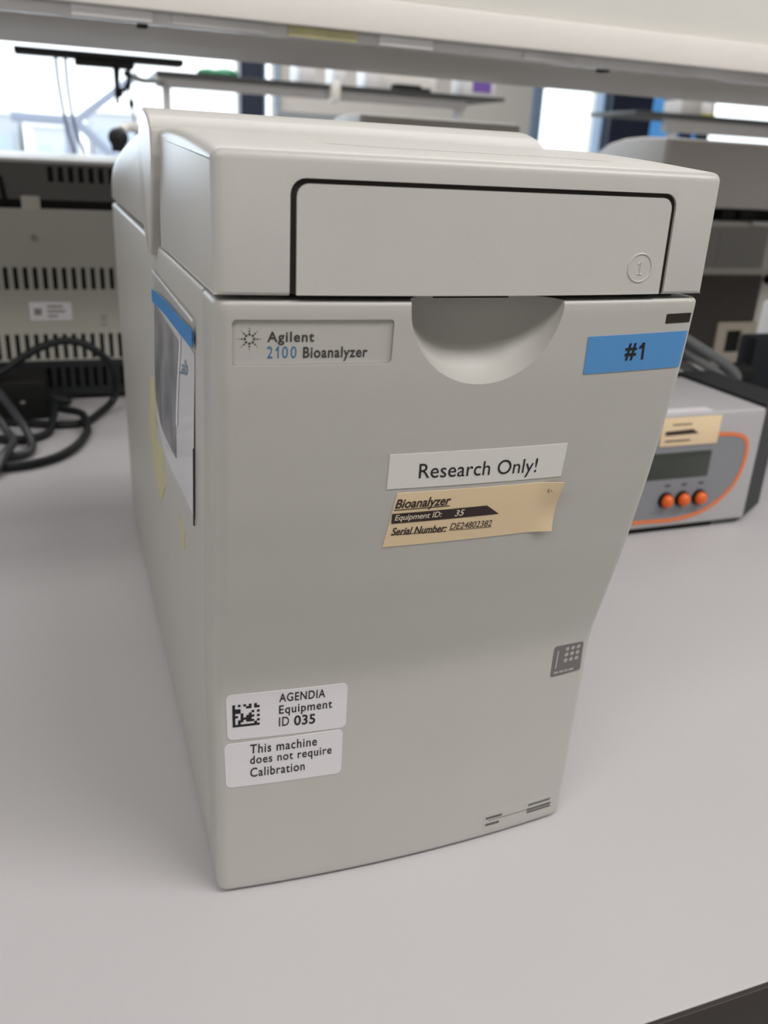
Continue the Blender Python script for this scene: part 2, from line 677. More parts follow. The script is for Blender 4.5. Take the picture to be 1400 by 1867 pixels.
sh = thing('bench_shelf', 'cream white reagent shelf spanning above the bench behind the bioanalyser', 'shelf', (0.5, 0.66, 0.0))
link('front_lip', box(-1.2, 2.2, 0.540, 0.556, 0.386, 0.4115, 0.0015), M['shelf'], sh)
link('upper_panel', box(-1.2, 2.2, 0.546, 0.566, 0.4122, 0.66, 0.002), M['shelf_top'], sh)
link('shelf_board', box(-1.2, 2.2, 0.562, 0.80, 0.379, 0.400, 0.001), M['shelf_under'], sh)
lr = link('label_rail', box(-1.2, 2.2, 0.549, 0.562, 0.3775, 0.3858, 0.0008), M['alu'], sh)
tag(lr, 'shiny metal rail under the shelf lip')
for xs_ in (-1.0, 2.0):
    link('upright', box(xs_ - 0.02, xs_ + 0.02, 0.66, 0.72, 0.0, 0.379, 0.002), M['shelf'], sh)
# small coloured tabs standing in for mottled reflections on the label rail
bm = bmesh.new()
for i, (xa, xb, k) in enumerate([(-0.02, 0.05, 0), (0.07, 0.20, 1), (0.30, 0.37, 0), (0.44, 0.50, 1)]):
    pass
bm.free()
ins = [(-0.015, 0.045, 'whiteplastic', 'white'), (0.060, 0.135, 'alu', 'silver'), (0.155, 0.215, 'yellow', 'yellow'),
       (0.235, 0.285, 'whiteplastic', 'white'), (0.375, 0.425, 'alu', 'silver')]
for xa, xb, mk, cn in ins:
    o = link('rail_reflection', box(xa, xb, 0.5475, 0.5492, 0.378, 0.3855, 0.0003), M[mk], sh)
    tag(o, cn + ' painted reflection in the shelf rail')
for xa in (0.035, 0.47):
    o = link('clip', box(xa, xa + 0.008, 0.562, 0.575, 0.376, 0.3792, 0.0003), M['black'], sh)

# ------------------------------------------------------------------ the bioanalyser
ba = thing('bioanalyzer', 'light grey desktop bioanalyser with stickers and hinged lid standing on the bench', 'laboratory instrument', (W / 2, 0.23, 0.0))
ZT = 0.2477
SEAM = 0.0222

# chassis: side profile following the panel's curve, long body going back
pr = [(prof(z) + SEAM + 0.0006, z) for z in np.linspace(0.0022, ZT + 0.0003, 30)]
pr += [(0.459, ZT + 0.0003), (0.459, 0.0022)]
pr = [(float(a), float(b)) for a, b in pr]
N_ = len(pr)
rad = [0.0] * N_
rad[-1] = 0.006
rad[-2] = 0.004
bm = extrude_x(fillet(pr, rad), 0.0, W, 0.0018, nx=2)
link('chassis', bm, M['shell'], ba)

# front panel: closed plan loops stacked in z
def plan_loop(z, ins):
    p0 = prof(z)
    rc = 0.0045
    pts = []
    yb = p0 + SEAM - 0.0004
    rb = 0.0009
    # left side, back rim to front corner
    for k in range(4):
        a = PI / 2 * k / 3
        pts.append((ins + rb - rb * math.sin(a), yb - rb + rb * math.cos(a)))
    ycl = p0
    for k in range(8):
        a = PI / 2 * k / 7
        pts.append((ins + rc * (1 - math.cos(a)), ycl - bow(rc) + rc - rc * math.sin(a) + ins))
    nx = 54
    for k in range(1, nx):
        x = rc + (W - 2 * rc) * k / nx
        x = ins + x * (W - 2 * ins) / W
        pts.append((x, p0 - bow(x) + ins))
    for k in range(7, -1, -1):
        a = PI / 2 * k / 7
        pts.append((W - ins - rc * (1 - math.cos(a)), ycl - bow(rc) + rc - rc * math.sin(a) + ins))
    for k in range(3, -1, -1):
        a = PI / 2 * k / 3
        pts.append((W - ins - rb + rb * math.sin(a), yb - rb + rb * math.cos(a)))
    return pts


rows = []
zb, re = 0.0016, 0.0016
for k in range(5):
    t = PI / 2 * k / 4
    rows.append((zb + re * (1 - math.cos(t)), re * (1 - math.sin(t))))
for z in np.linspace(zb + re, ZT - re, 84)[1:-1]:
    rows.append((float(z), 0.0))
for k in range(4, -1, -1):
    t = PI / 2 * k / 4
    rows.append((ZT - re * (1 - math.cos(t)), re * (1 - math.sin(t))))
bm = bmesh.new()
rings = [[bm.verts.new((x, y, z)) for x, y in plan_loop(z, i)] for z, i in rows]
n = len(rings[0])
for A, B in zip(rings[:-1], rings[1:]):
    for k in range(n):
        bm.faces.new((A[k], A[(k + 1) % n], B[(k + 1) % n], B[k]))
bm.faces.new(rings[0][::-1])
bm.faces.new(rings[-1])
panel_me = to_mesh(bm)
scoop = add_sphere(bmesh.new(), (0.0817, -0.0050, 0.2468), 0.0256, 0.0175, 0.0253, 72, 48)
plate_cut = surf_slab(rectq(4.6, 51.4, 229.3, 242.5), F_panel, -0.004, 0.0010, r=0.0013, nu=16, nv=6)
link('front_panel', boolean_cut(panel_me, [to_mesh(scoop), to_mesh(plate_cut)]), M['shell'], ba, deg=28, recalc=False)

# black slab added as painted shade in the slit between body and lid
link('lid_gap_shade', box(0.0045, W - 0.0045, 0.010, 0.150, ZT - 0.0012, 0.2502), M['gap'], ba)

# lid
LZ0, LZ1 = 0.2491, 0.2862
lp = [(-0.0004, LZ0), (-0.0004, LZ1)]
for y in np.linspace(0.02, 0.125, 10):
    lp.append((float(y), 0.2862 + 0.0067 * math.sin(min(y / 0.115, 1) * PI / 2) ** 1.0))
lp += [(0.1335, LZ0)]
rl = [0.0012, 0.0028] + [0] * 9 + [0.004, 0.001]
lp = fillet(lp, rl, 5)


def lid_shift(x, y):
    return -bow(min(max(x, 0), W)) * max(0.0, min(1.0, 1 - (y - 0.01) / 0.06))


lid_me = to_mesh(extrude_x(lp, 0.0, W, 0.0032, nx=40, yshift=lid_shift, zlock=LZ0 + 0.0016))
open_cut = surf_slab([(20.4, 279.7), (144.0, 279.7), (144.6, 240.0), (20.2, 240.0)], F_lid, -0.006, 0.0125, r=0.0042, nu=24, nv=10, corners=(1, 1, 0, 0))
groove = bmesh.new()
GP = [(0.0345, 0.0305, 0.2899), (0.0400, 0.0285, 0.2890), (0.0460, 0.0265, 0.2888), (0.0552, 0.0236, 0.2886), (0.0818, 0.0224, 0.2885),
      (0.1113, 0.0229, 0.2885), (0.1330, 0.0200, 0.2884), (0.1480, 0.0190, 0.2892)]
gpts = catmull(GP, 5)
add_tube(groove, gpts, 0.0009, 10)
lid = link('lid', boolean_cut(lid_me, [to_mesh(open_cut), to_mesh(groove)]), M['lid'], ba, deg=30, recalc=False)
link('door_gap_shade', surf_slab([(20.45, 279.65), (143.95, 279.65), (144.55, 249.6), (20.25, 249.6)], F_lid, 0.0009, 0.0124, r=0.0042, nu=24, nv=10, corners=(1, 1, 0, 0)), M['gap'], lid)  # black slab just below the surface, painting the door gap's shade
door = link('door_panel', surf_slab([(22.2, 278.35), (142.3, 278.35), (142.7, 249.3), (22.2, 249.3)], F_lid, 0.0001, 0.0010, r=0.0034, nu=30, nv=10, corners=(1, 1, 0, 0)), M['lid'], lid)
# raised circled figure on the door
bm = bmesh.new()
ring = []
for k in range(40):
    a = 2 * PI * k / 40
    x, z = 0.1334 + 0.0046 * math.cos(a), 0.2575 + 0.0043 * math.sin(a)
    ring.append((x, F_lid(x, z) + 0.0001, z))
add_tube(bm, ring, 0.00028, 8, closed=True)
one = [(-0.9, 1.0), (-0.1, 1.75), (0.15, 2.0), (0.15, -1.9)]
pts = [(0.1334 + a / 1000, F_lid(0.1334, 0.257) + 0.0001, 0.2575 + b / 1000) for a, b in one]
add_tube(bm, pts, 0.00028, 8)
pts = [(0.1334 + a / 1000, F_lid(0.1334, 0.257) + 0.0001, 0.2575 - 0.0019) for a in (-0.7, 0.9)]
add_tube(bm, pts, 0.00022, 8)
link('raised_numeral', bm, M['lid'], ba)
# grime in the groove, packed denser to paint in its shadow line
bm = bmesh.new()
for k in range(60):
    gp_ = gpts[random.randint(5, len(gpts) - 6)]
    L = random.uniform(0.0006, 0.0030)
    add_box(bm, gp_.x, gp_.x + L, gp_.y + 0.0002, gp_.y + 0.0008, gp_.z - 0.0009, gp_.z - random.uniform(0.0, 0.0006))
o = link('groove_grime_shade', bm, M['grime'], ba)
tag(o, 'dark grime and painted shade in the lid groove')
o['kind'] = 'stuff'

# hood over the hinge
hp = [(0.1475, 0.2435), (0.1320, 0.2630), (0.1215, 0.2750), (0.1175, 0.2830), (0.1190, 0.2925), (0.1275, 0.2970),
      (0.138, 0.2994), (0.149, 0.3002), (0.160, 0.2980), (0.1695, 0.2908), (0.1750, 0.2790), (0.1755, 0.2640), (0.1680, 0.2530), (0.1545, 0.2445)]
hp3 = catmull([(a, b, 0) for a, b in hp[5:]], 5)
hpp = hp[:5] + [(v.x, v.y) for v in hp3]
rr = [0.001] + [0.004] * 3 + [0.003] + [0] * (len(hpp) - 5)
bm = extrude_x(fillet(hpp, rr), -0.0032, W + 0.0032, 0.0014, nx=2)
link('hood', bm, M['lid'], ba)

# rear cover
bp = [(0.165, 0.2492), (0.165, 0.2940), (0.20, 0.2935), (0.25, 0.2915), (0.304, 0.2875), (0.36, 0.2825), (0.42, 0.2745), (0.446, 0.2660), (0.4585, 0.2530), (0.4585, 0.2492)]
bq = catmull([(a, b, 0) for a, b in bp[1:9]], 6)
bpp = [bp[0]] + [(v.x, v.y) for v in bq] + [bp[9]]
bm = extrude_x(bpp, 0.0, W, 0.004, nx=2)
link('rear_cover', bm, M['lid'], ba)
for fx in (0.02, W - 0.02):
    for fy in (0.075, 0.43):
        link('foot', add_cyl(bmesh.new(), (fx, fy, 0), (fx, fy, 0.004), 0.009), M['black'], ba)

# name plate in its recess, with lettering and dotted star
npl = link('name_plate', surf_slab(rectq(4.75, 51.25, 229.45, 242.35), F_panel, 0.00080, 0.0012, r=0.0012, nu=14, nv=5), M['shell'], ba)
P_ = on(F_panel, -0.00070)
bm = bmesh.new()
add_text(bm, 'Agilent', [(14.5, 239.0), (27.9, 239.0), (27.9, 235.1), (14.5, 235.1)], P_, bold=0.022, space=1.15)
add_text(bm, 'Bioanalyzer', [(24.8, 234.55), (44.0, 234.55), (44.0, 230.3), (24.8, 230.3)], P_, bold=0.022, space=1.1)
link('lettering', bm, M['ink'], npl, recalc=False)
bm = bmesh.new()
add_text(bm, '2', rectq(14.5, 16.1, 231.3, 234.75), P_)
add_one(bm, rectq(17.0, 17.85, 231.3, 234.75), P_)
add_text(bm, '0', rectq(18.8, 20.45, 231.3, 234.75), P_)
add_text(bm, '0', rectq(21.25, 22.9, 231.3, 234.75), P_)
tag(link('numerals', bm, M['inkblue'], npl, recalc=False), 'blue numerals')
bm = bmesh.new()
cx, cz = 9.55, 236.9
for k in range(8):
    a = PI / 4 * k
    for d, rr_ in ((1.32, 0.36), (2.2, 0.25), (3.0, 0.15), (3.65, 0.08)):
        x, z = cx + d * math.cos(a), cz + d * math.sin(a)
        vs = []
        for j in range(12):
            b = 2 * PI * j / 12
            vs.append(bm.verts.new(P_((x + rr_ * math.cos(b)) / 1000, (z + rr_ * math.sin(b)) / 1000)))
        bm.faces.new(vs)
link('star_emblem', bm, M['ink'], npl, recalc=False)

tag(link('indicator_lens', surf_slab([(148.3, 242.6), (158.9, 242.8), (158.9, 239.6), (148.5, 239.4)], F_panel, -0.0001, 0.001, r=0.0003, nu=3, nv=2), M['led'], ba), 'small dark indicator window')


def sticker(name, label, q, m, r=0.0, wave=None, nu=12, nv=6, off=0.00022):
    o = link(name, surf_slab(q, F_stick, -off, 0.0002, r=r, nu=nu, nv=nv, wave=wave), M[m], ba)
    tag(o, label)
    return o


PT = on(F_stick, 0.00034)
st = sticker('number_sticker', 'sky blue sticker', [(118.2, 236.0), (160.6, 236.7), (160.8, 224.1), (118.9, 223.6)], 'blue_paper', nu=40)
bm = bmesh.new()
add_text(bm, '#', [(133.6, 233.3), (138.3, 233.35), (138.9, 227.55), (134.2, 227.5)], PT, bold=0.025)
add_one(bm, [(139.3, 233.35), (141.5, 233.4), (142.1, 227.6), (139.9, 227.55)], PT)
link('lettering', bm, M['inkblack'], st, recalc=False)

st = sticker('research_sticker', 'white strip sticker', [(54.0, 199.3), (119.0, 198.8), (119.4, 186.0), (54.3, 186.8)], 'strip_paper')
bm = bmesh.new()
add_text(bm, 'Research Only!', [(64.4, 195.5), (108.3, 194.2), (108.6, 187.0), (64.9, 188.4)], PT, bold=0.0, space=1.02)
link('lettering', bm, M['inkblack'], st, recalc=False)

def curl(s, t):
    return -0.0022 * max(0.0, s - 0.86) ** 1 / 0.14 * (0.6 + 0.4 * math.cos(t * 5.0))
st = sticker('equipment_sticker', 'beige paper sticker with curling right edge', [(58.1, 185.0), (119.9, 184.2), (120.6, 163.6), (55.6, 163.9)], 'beige_paper', wave=curl, nu=28, nv=8)
bm = bmesh.new()
add_text(bm, 'Bioanalyzer', [(57.9, 182.7), (77.7, 182.6), (77.9, 177.8), (57.9, 178.1)], PT, bold=0.02, shear=0.22)
add_patch(bm, [(57.7, 178.75), (77.6, 178.75), (77.6, 178.42), (57.7, 178.42)], PT)
add_text(bm, 'Serial Number:', [(58.0, 171.6), (78.1, 171.1), (78.2, 167.9), (58.0, 168.5)], PT, bold=0.02, shear=0.22)
add_patch(bm, [(57.8, 168.9), (78.1, 168.4), (78.1, 168.15), (57.8, 168.65)], PT)
add_text(bm, 'DE24802382', [(79.3, 171.3), (95.3, 170.9), (95.5, 168.3), (79.4, 168.7)], PT, bold=0.0, shear=0.22)
add_patch(bm, [(79.2, 168.45), (95.4, 168.05), (95.4, 167.85), (79.2, 168.25)], PT)
link('lettering', bm, M['inkbrown'], st, recalc=False)
bm = bmesh.new()
add_text(bm, 'L4', [(114.4, 181.9), (116.9, 181.9), (117.0, 180.3), (114.6, 180.4)], on(F_panel, 0.0013), shear=0.2)
link('corner_lettering', bm, M['inkbrown'], st, recalc=False)
bm = bmesh.new()
add_patch(bm, [(57.2, 177.2), (91.9, 177.2), (97.4, 173.2), (57.4, 173.3)], on(F_panel, 0.00034), 16, 2)
link('banner', bm, M['inkbrown'], st, recalc=False)
bm = bmesh.new()
add_text(bm, 'Equipment ID:', [(58.3, 176.7), (75.2, 176.7), (75.3, 173.7), (58.4, 173.8)], on(F_panel, 0.00044), bold=0.01, shear=0.2)
add_text(bm, '35', [(80.1, 176.6), (83.6, 176.6), (83.6, 174.1), (80.1, 174.1)], on(F_panel, 0.00044), bold=0.01, shear=0.2)
link('banner_lettering', bm, M['inkpale'], st, recalc=False)

st = sticker('identity_sticker', 'upper white rounded sticker', [(4.5, 100.8), (50.5, 100.2), (50.5, 79.1), (4.8, 80.0)], 'white_paper', r=0.0022)
bm = bmesh.new()
add_text(bm, 'AGENDIA', [(24.1, 99.2), (41.7, 98.8), (41.7, 94.8), (24.1, 95.2)], PT, bold=0.012, space=1.12)
add_text(bm, 'Equipment', [(24.1, 93.6), (44.6, 93.4), (44.6, 88.2), (24.1, 88.5)], PT, bold=0.012, space=1.12)
add_text(bm, 'ID', [(24.1, 88.2), (27.9, 88.1), (28.0, 83.9), (24.1, 83.9)], PT, bold=0.006, space=1.1)
add_text(bm, '035', [(29.9, 88.1), (38.1, 87.8), (38.1, 83.1), (29.9, 83.4)], PT, bold=0.02, space=1.05)
link('lettering', bm, M['inkblack'], st, recalc=False)
# square code print: solid left and lower borders, scattered cells
pat = ["1010101010",
       "1000011011",
       "1110000000",
       "1110000101",
       "1001001000",
       "1101011101",
       "1001111000",
       "1011011101",
       "1010000010",
       "1111111111"]
bm = bmesh.new()
X0, X1, Z0, Z1 = 6.75, 16.8, 85.9, 96.05
for i, row in enumerate(pat):
    for k, ch in enumerate(row):
        if ch == '1':
            dx = (X1 - X0) / 10
            dz = (Z1 - Z0) / 10
            add_patch(bm, rectq(X0 + k * dx, X0 + (k + 1) * dx, Z1 - (i + 1) * dz, Z1 - i * dz), PT, 1, 1)
link('square_code', bm, M['inkblack'], st, recalc=False)

st = sticker('calibration_sticker', 'lower white rounded sticker', [(3.5, 78.1), (49.4, 78.3), (49.5, 56.5), (3.9, 57.0)], 'white_paper', r=0.0022)
bm = bmesh.new()
add_text(bm, 'This machine', [(13.2, 76.9), (39.0, 76.6), (39.1, 72.3), (13.1, 72.5)], PT, bold=0.012, space=1.12)
add_text(bm, 'does not require', [(13.1, 71.5), (45.1, 71.2), (45.2, 65.9), (13.1, 66.2)], PT, bold=0.012, space=1.12)
add_text(bm, 'Calibration', [(13.2, 65.6), (34.4, 65.3), (34.5, 60.9), (13.1, 61.1)], PT, bold=0.012, space=1.12)
link('lettering', bm, M['inkblack'], st, recalc=False)

st = sticker('chip_badge', 'dark grey badge with nine pale dots', [(142.3, 100.0), (157.2, 99.6), (158.0, 84.8), (142.5, 84.4)], 'badge', r=0.0012, nu=5, nv=5)
bm = bmesh.new()
for r_ in range(3):
    for c_ in range(3):
        x, z = 149.0 + 2.85 * c_, 97.6 - 2.9 * r_
        vs = []
        for j in range(12):
            b = 2 * PI * j / 12
            vs.append(bm.verts.new(PT((x + 1.0 * math.cos(b)) / 1000, (z + 1.0 * math.sin(b)) / 1000)))
        bm.faces.new(vs)
add_patch(bm, rectq(144.0, 144.7, 88.6, 97.6), PT, 1, 3)
for a, b in ((143.8, 146.0), (146.6, 148.9), (149.4, 151.0), (151.6, 154.0)):
    add_patch(bm, rectq(a, b, 85.9, 86.9), PT, 1, 1)
link('pale_print', bm, M['badge_dot'], st, recalc=False)

st = sticker('specification_label', 'narrow grey label with small dark print', [(118.4, 16.0), (158.6, 15.4), (158.9, 4.8), (119.4, 5.6)], 'shell', r=0.0006, off=0.00012)
PL = on(F_panel, 0.0002)
bm = bmesh.new()
def smudge(x0, x1, z0, z1):
    x = x0
    while x < x1 - 0.3:
        w_ = random.uniform(0.5, 0.9)
        add_patch(bm, rectq(x, min(x + w_, x1), z0, z1), PL, 1, 1)
        x += w_ + 0.18
smudge(119.8, 128.2, 11.9, 13.2)
smudge(120.0, 127.4, 7.9, 9.3)
smudge(142.2, 154.6, 12.8, 13.9)
smudge(141.8, 155.0, 10.0, 11.2)
smudge(142.0, 155.0, 8.4, 9.5)
add_patch(bm, rectq(121.3, 142.3, 10.75, 11.05), PL, 4, 1)
link('small_print', bm, M['ink'], st, recalc=False)

# faded yellow tape left on the side wall
def side_poly(pts, x_out, x_in):
    bm = bmesh.new()
    A = [bm.verts.new((x_out, y, z)) for y, z in pts]
    B = [bm.verts.new((x_in, y, z)) for y, z in pts]
    n = len(pts)
    bm.faces.new(A)
    bm.faces.new(B[::-1])
    for k in range(n):
        bm.faces.new((A[k], B[k], B[(k + 1) % n], A[(k + 1) % n]))
    return bm
for pts in ([(0.183, 0.182), (0.211, 0.176), (0.236, 0.145), (0.196, 0.150)],
            [(0.238, 0.1435), (0.172, 0.149), (0.166, 0.132), (0.196, 0.112), (0.226, 0.124)],
            [(0.114, 0.139), (0.094, 0.139), (0.097, 0.129), (0.107, 0.125)]):
    tag(link('tape_patch', side_poly(pts, -0.0003, 0.0004), M['yellow'], ba), 'faded yellow tape')

# ------------------------------------------------------------------ zip bag stuck on the left side
zb_ = thing('zip_bag', 'clear zip bag with blue strip holding white card, stuck on the grey side', 'plastic bag', (-0.003, 0.11, 0.157))


def bag_edge(z):      # front edge of the bag leans with the panel
    return 0.037 + (0.236 - z) * 0.24


def bag_rear(z):
    return 0.163 + (0.236 - z) * 0.42


def bulge(u, v):
    w_ = min(max((v - 0.22) / 0.78, 0), 1)
    return -0.0003 - 0.0022 * math.sin(PI * min(max(u, 0), 1)) * math.sin(PI * w_ * 0.8) - 0.0004 * math.sin(9 * u + 3 * v) * w_


def bag_sheet(u0, u1, v0, v1, off, nu=16, nv=14, th=0.0003, uf=None):
    """u runs from the front edge to the rear, v from the top down."""
    bm = bmesh.new()
    gs = []
    for o_ in (off, off + th):
        g = []
        for i in range(nv + 1):
            row = []
            for k in range(nu + 1):
                u = u0 + (u1 - u0) * k / nu
                v = v0 + (v1 - v0) * i / nv
                if uf:
                    v += uf(u)
                z = 0.236 - 0.079 * v
                ya, yb = bag_edge(z), bag_rear(z)
                row.append(bm.verts.new((min(bulge(u, v), -0.0002) + o_, ya + (yb - ya) * u, z)))
            g.append(row)
        gs.append(g)
    A, B = gs
    for i in range(nv):
        for k in range(nu):
            bm.faces.new((A[i][k], A[i][k + 1], A[i + 1][k + 1], A[i + 1][k]))
            bm.faces.new((B[i][k], B[i + 1][k], B[i + 1][k + 1], B[i][k + 1]))
    for i in range(nv):
        bm.faces.new((A[i][0], A[i + 1][0], B[i + 1][0], B[i][0]))
        bm.faces.new((A[i][nu], B[i][nu], B[i + 1][nu], A[i + 1][nu]))
    for k in range(nu):
        bm.faces.new((A[0][k], B[0][k], B[0][k + 1], A[0][k + 1]))
        bm.faces.new((A[nv][k], A[nv][k + 1], B[nv][k + 1], B[nv][k]))
    return bm


link('film', bag_sheet(0, 1, 0, 1, -0.0007), M['film'], zb_)
wv = lambda u: -0.035 + 0.070 * u + 0.006 * math.sin(u * 6.5 + 0.6)
tag(link('zip_strip', bag_sheet(0.0, 1.0, 0.075, 0.148, -0.0011, 20, 3, uf=wv), M['zip'], zb_), 'blue zip strip')
tag(link('top_rim', bag_sheet(0, 1, 0.0, 0.010, -0.0010, 16, 1), M['whiteplastic'], zb_), 'pale upper rim of the bag')
cd = link('card', bag_sheet(0.02, 0.98, 0.15, 0.97, -0.0001, 16, 12), M['card'], zb_)
tag(cd, 'white printed card inside the bag')
tag(link('foil_pack', bag_sheet(0.30, 0.97, 0.19, 0.82, -0.0005, 14, 10), M['silver'], zb_), 'mottled grey foil pack')
tag(link('card_edge', bag_sheet(0.262, 0.285, 0.16, 0.62, -0.0006, 2, 8), M['whiteplastic'], zb_), 'white folded card edge')
bm = bmesh.new()
def bagpt(y, z):
    v = (0.236 - z) / 0.079
    ya, yb = bag_edge(z), bag_rear(z)
    u = (y - ya) / (yb - ya)
    return (min(bulge(u, v), -0.0002) - 0.0004, y, z)
vs, fs = text_data('Lab', 0.0, 0.0)
q = [(79.0, 214.5), (57.0, 219.0), (57.5, 213.5), (79.5, 209.0)]
vv = [bm.verts.new(bagpt(*quad_pt(q, u, v))) for u, v in vs]
for f in fs:
    try:
        bm.faces.new([vv[i] for i in f])
    except ValueError:
        pass
link('lettering', bm, M['inkblue'], cd, recalc=False)
bm = tube([(-0.0010, bag_edge(z) - 0.0006, z) for z in np.linspace(0.158, 0.190, 8)], 0.00035, 6)  # dark tube painted in for the shaded gap where the bag lifts off
tag(link('bag_gap_shade', bm, M['ink'], zb_), 'painted shade of the gap along the front edge of the bag')

# ------------------------------------------------------------------ vented instrument at the rear left
LY = 0.84
vi = thing('vented_instrument', 'greenish grey instrument back with rows of vent slots behind black cables', 'laboratory instrument', (-0.05, LY + 0.1, 0.0))
LX0, LX1 = -0.24, 0.115
up_ = [(-0.1030 + 0.01045 * k, -0.1030 + 0.01045 * k + 0.0052) for k in range(-11, 20)]
lo_ = [(-0.0985 + 0.01045 * k, -0.0985 + 0.01045 * k + 0.0050) for k in range(-11, 20)]
cv = [(-0.0455 + 0.0107 * k, -0.0455 + 0.0107 * k + 0.0058) for k in range(0, 14)]
up_ = [s for s in up_ if s[0] > LX0 + 0.01 and s[1] < LX1 - 0.01]
lo_ = [s for s in lo_ if s[0] > LX0 + 0.01 and s[1] < LX1 - 0.01]
cv = [s for s in cv if s[1] < LX1 - 0.01]
link('back_panel', slotted_panel(LX0, LX1, 0.048, 0.219, LY, 0.003, [(0.0495, 0.0795, lo_), (0.1305, 0.1555, up_)]), M['vent_body'], vi)
link('body', box(LX0, LX1, LY + 0.003, LY + 0.26, 0.048, 0.219, 0.002), M['black'], vi)
bs = slotted_panel(LX0 - 0.002, LX1 + 0.004, 0.006, 0.0478, LY - 0.004, 0.006, [(0.016, 0.040, lo_)])
tag(link('base', bs, M['darkcap'], vi), 'black slotted base')
link('base_core', box(LX0, LX1, LY + 0.003, LY + 0.26, 0.006, 0.0478, 0.001), M['black'], vi)
for fx in (LX0 + 0.03, LX1 - 0.03):
    for fy in (LY + 0.03, LY + 0.23):
        link('foot', add_cyl(bmesh.new(), (fx, fy, 0), (fx, fy, 0.006), 0.010), M['black'], vi)
link('gap_strip', box(LX0 + 0.004, LX1 - 0.004, LY + 0.004, LY + 0.25, 0.219, 0.229), M['black'], vi)
link('cover_back', slotted_panel(LX0 - 0.001, LX1 + 0.001, 0.2285, 0.2665, LY - 0.002, 0.003, [(0.2475, 0.2635, cv)]), M['vent_cover'], vi)
link('cover_core', box(LX0, LX1, LY + 0.0015, LY + 0.255, 0.229, 0.2663), M['black'], vi)
tp = fillet([(LY - 0.004, 0.2667), (LY - 0.004, 0.2705), (LY + 0.1, 0.277), (LY + 0.26, 0.272), (LY + 0.26, 0.2667)], [0.001, 0.002, 0.0, 0.004, 0.001])
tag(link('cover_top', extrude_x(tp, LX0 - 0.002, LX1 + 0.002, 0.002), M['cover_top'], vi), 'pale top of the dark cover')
tag(link('spacer', box(-0.0755, -0.0560, LY - 0.003, LY + 0.004, 0.2175, 0.2325, 0.001), M['instr_low'], vi), 'beige spacer tab')
link('lever', add_cyl(bmesh.new(), (-0.092, LY - 0.004, 0.226), (-0.0945, LY - 0.004, 0.252), 0.003, 0.002, 12), M['black'], vi)
link('screw', add_cyl(bmesh.new(), (-0.066, LY + 0.001, 0.187), (-0.066, LY - 0.0015, 0.187), 0.0042, 0.0034, 16), M['grille'], vi)
sl = link('inventory_sticker', box(-0.0790, -0.0330, LY - 0.0006, LY + 0.001, 0.0955, 0.1165, 0.0002), M['white_paper'], vi)
tag(sl, 'white sticker with blurred grey print')
bm = bmesh.new()
add_box(bm, -0.0745, -0.0660, LY - 0.0010, LY - 0.0005, 0.1015, 0.1095)
for z, xe in ((0.1115, -0.043), (0.1060, -0.040), (0.1005, -0.049)):
    add_box(bm, -0.0600, xe, LY - 0.0010, LY - 0.0005, z - 0.0012, z + 0.0012)
link('print', bm, M['grille'], sl)
bm = bmesh.new()
add_box(bm, -0.0018, 0.0058, LY - 0.0005, LY + 0.001, 0.0885, 0.0900)
add_box(bm, -0.0010, 0.0050, LY - 0.0005, LY + 0.001, 0.0990, 0.1000)
add_tube(bm, [(0.0000, LY, 0.0990), (0.0008, LY, 0.0930), (0.0032, LY, 0.0930), (0.0040, LY, 0.0990)], 0.0003, 6)
add_tube(bm, [(-0.0010, LY, 0.0925), (0.0050, LY, 0.1005)], 0.0003, 6)
add_tube(bm, [(0.0050, LY, 0.0925), (-0.0010, LY, 0.1005)], 0.0003, 6)
link('waste_bin_mark', bm, M['grille'], vi)

# ------------------------------------------------------------------ cables on the bench at the left
def cable(label, pts, r, mk='cable', n=10, group=None):
    o = link('power_cable', tube(catmull(pts, n), r, 12), M[mk])
    return tag(o, label, 'cable', group)


R1 = 0.0042
cable('black cable arching up over the vent slots and looping down onto the bench',
      [(-0.20, 0.745, 0.030), (-0.150, 0.750, 0.040), (-0.113, 0.752, 0.055), (-0.092, 0.757, 0.068), (-0.070, 0.760, 0.080), (-0.046, 0.762, 0.0865), (-0.025, 0.763, 0.083),
       (-0.008, 0.765, 0.071), (0.004, 0.768, 0.056), (0.009, 0.775, 0.034), (0.003, 0.775, 0.014), (-0.012, 0.755, 0.006), (-0.030, 0.722, 0.0046), (-0.055, 0.716, 0.0046), (-0.085, 0.727, 0.0046),
       (-0.125, 0.742, 0.0046), (-0.17, 0.742, 0.0046), (-0.23, 0.73, 0.0046)], R1)
cable('black cable curving across the bench in front of the other cables',
      [(-0.074, 0.772, 0.018), (-0.055, 0.752, 0.013), (-0.038, 0.730, 0.0145), (-0.031, 0.714, 0.0136), (-0.029, 0.693, 0.0075), (-0.030, 0.680, 0.0046), (-0.041, 0.640, 0.0046), (-0.060, 0.607, 0.0046), (-0.086, 0.589, 0.0046), (-0.112, 0.587, 0.0046), (-0.15, 0.602, 0.0046), (-0.20, 0.62, 0.0046)], R1)
cable('grey sheened cable hanging in a narrow bend at the far left',
      [(-0.122, 0.735, 0.048), (-0.112, 0.725, 0.038), (-0.100, 0.705, 0.024), (-0.089, 0.674, 0.0140), (-0.083, 0.646, 0.0056), (-0.087, 0.626, 0.0046), (-0.100, 0.617, 0.0046), (-0.118, 0.616, 0.0046), (-0.16, 0.63, 0.0046)], R1, 'cable_grey')
cable('grey sheened cable running down beside the narrow bend at the frame edge',
      [(-0.135, 0.700, 0.040), (-0.118, 0.690, 0.027), (-0.106, 0.665, 0.0150), (-0.0995, 0.640, 0.0138), (-0.1015, 0.617, 0.0136), (-0.107, 0.592, 0.0136), (-0.120, 0.562, 0.0046), (-0.18, 0.545, 0.0046)], R1, 'cable_grey')
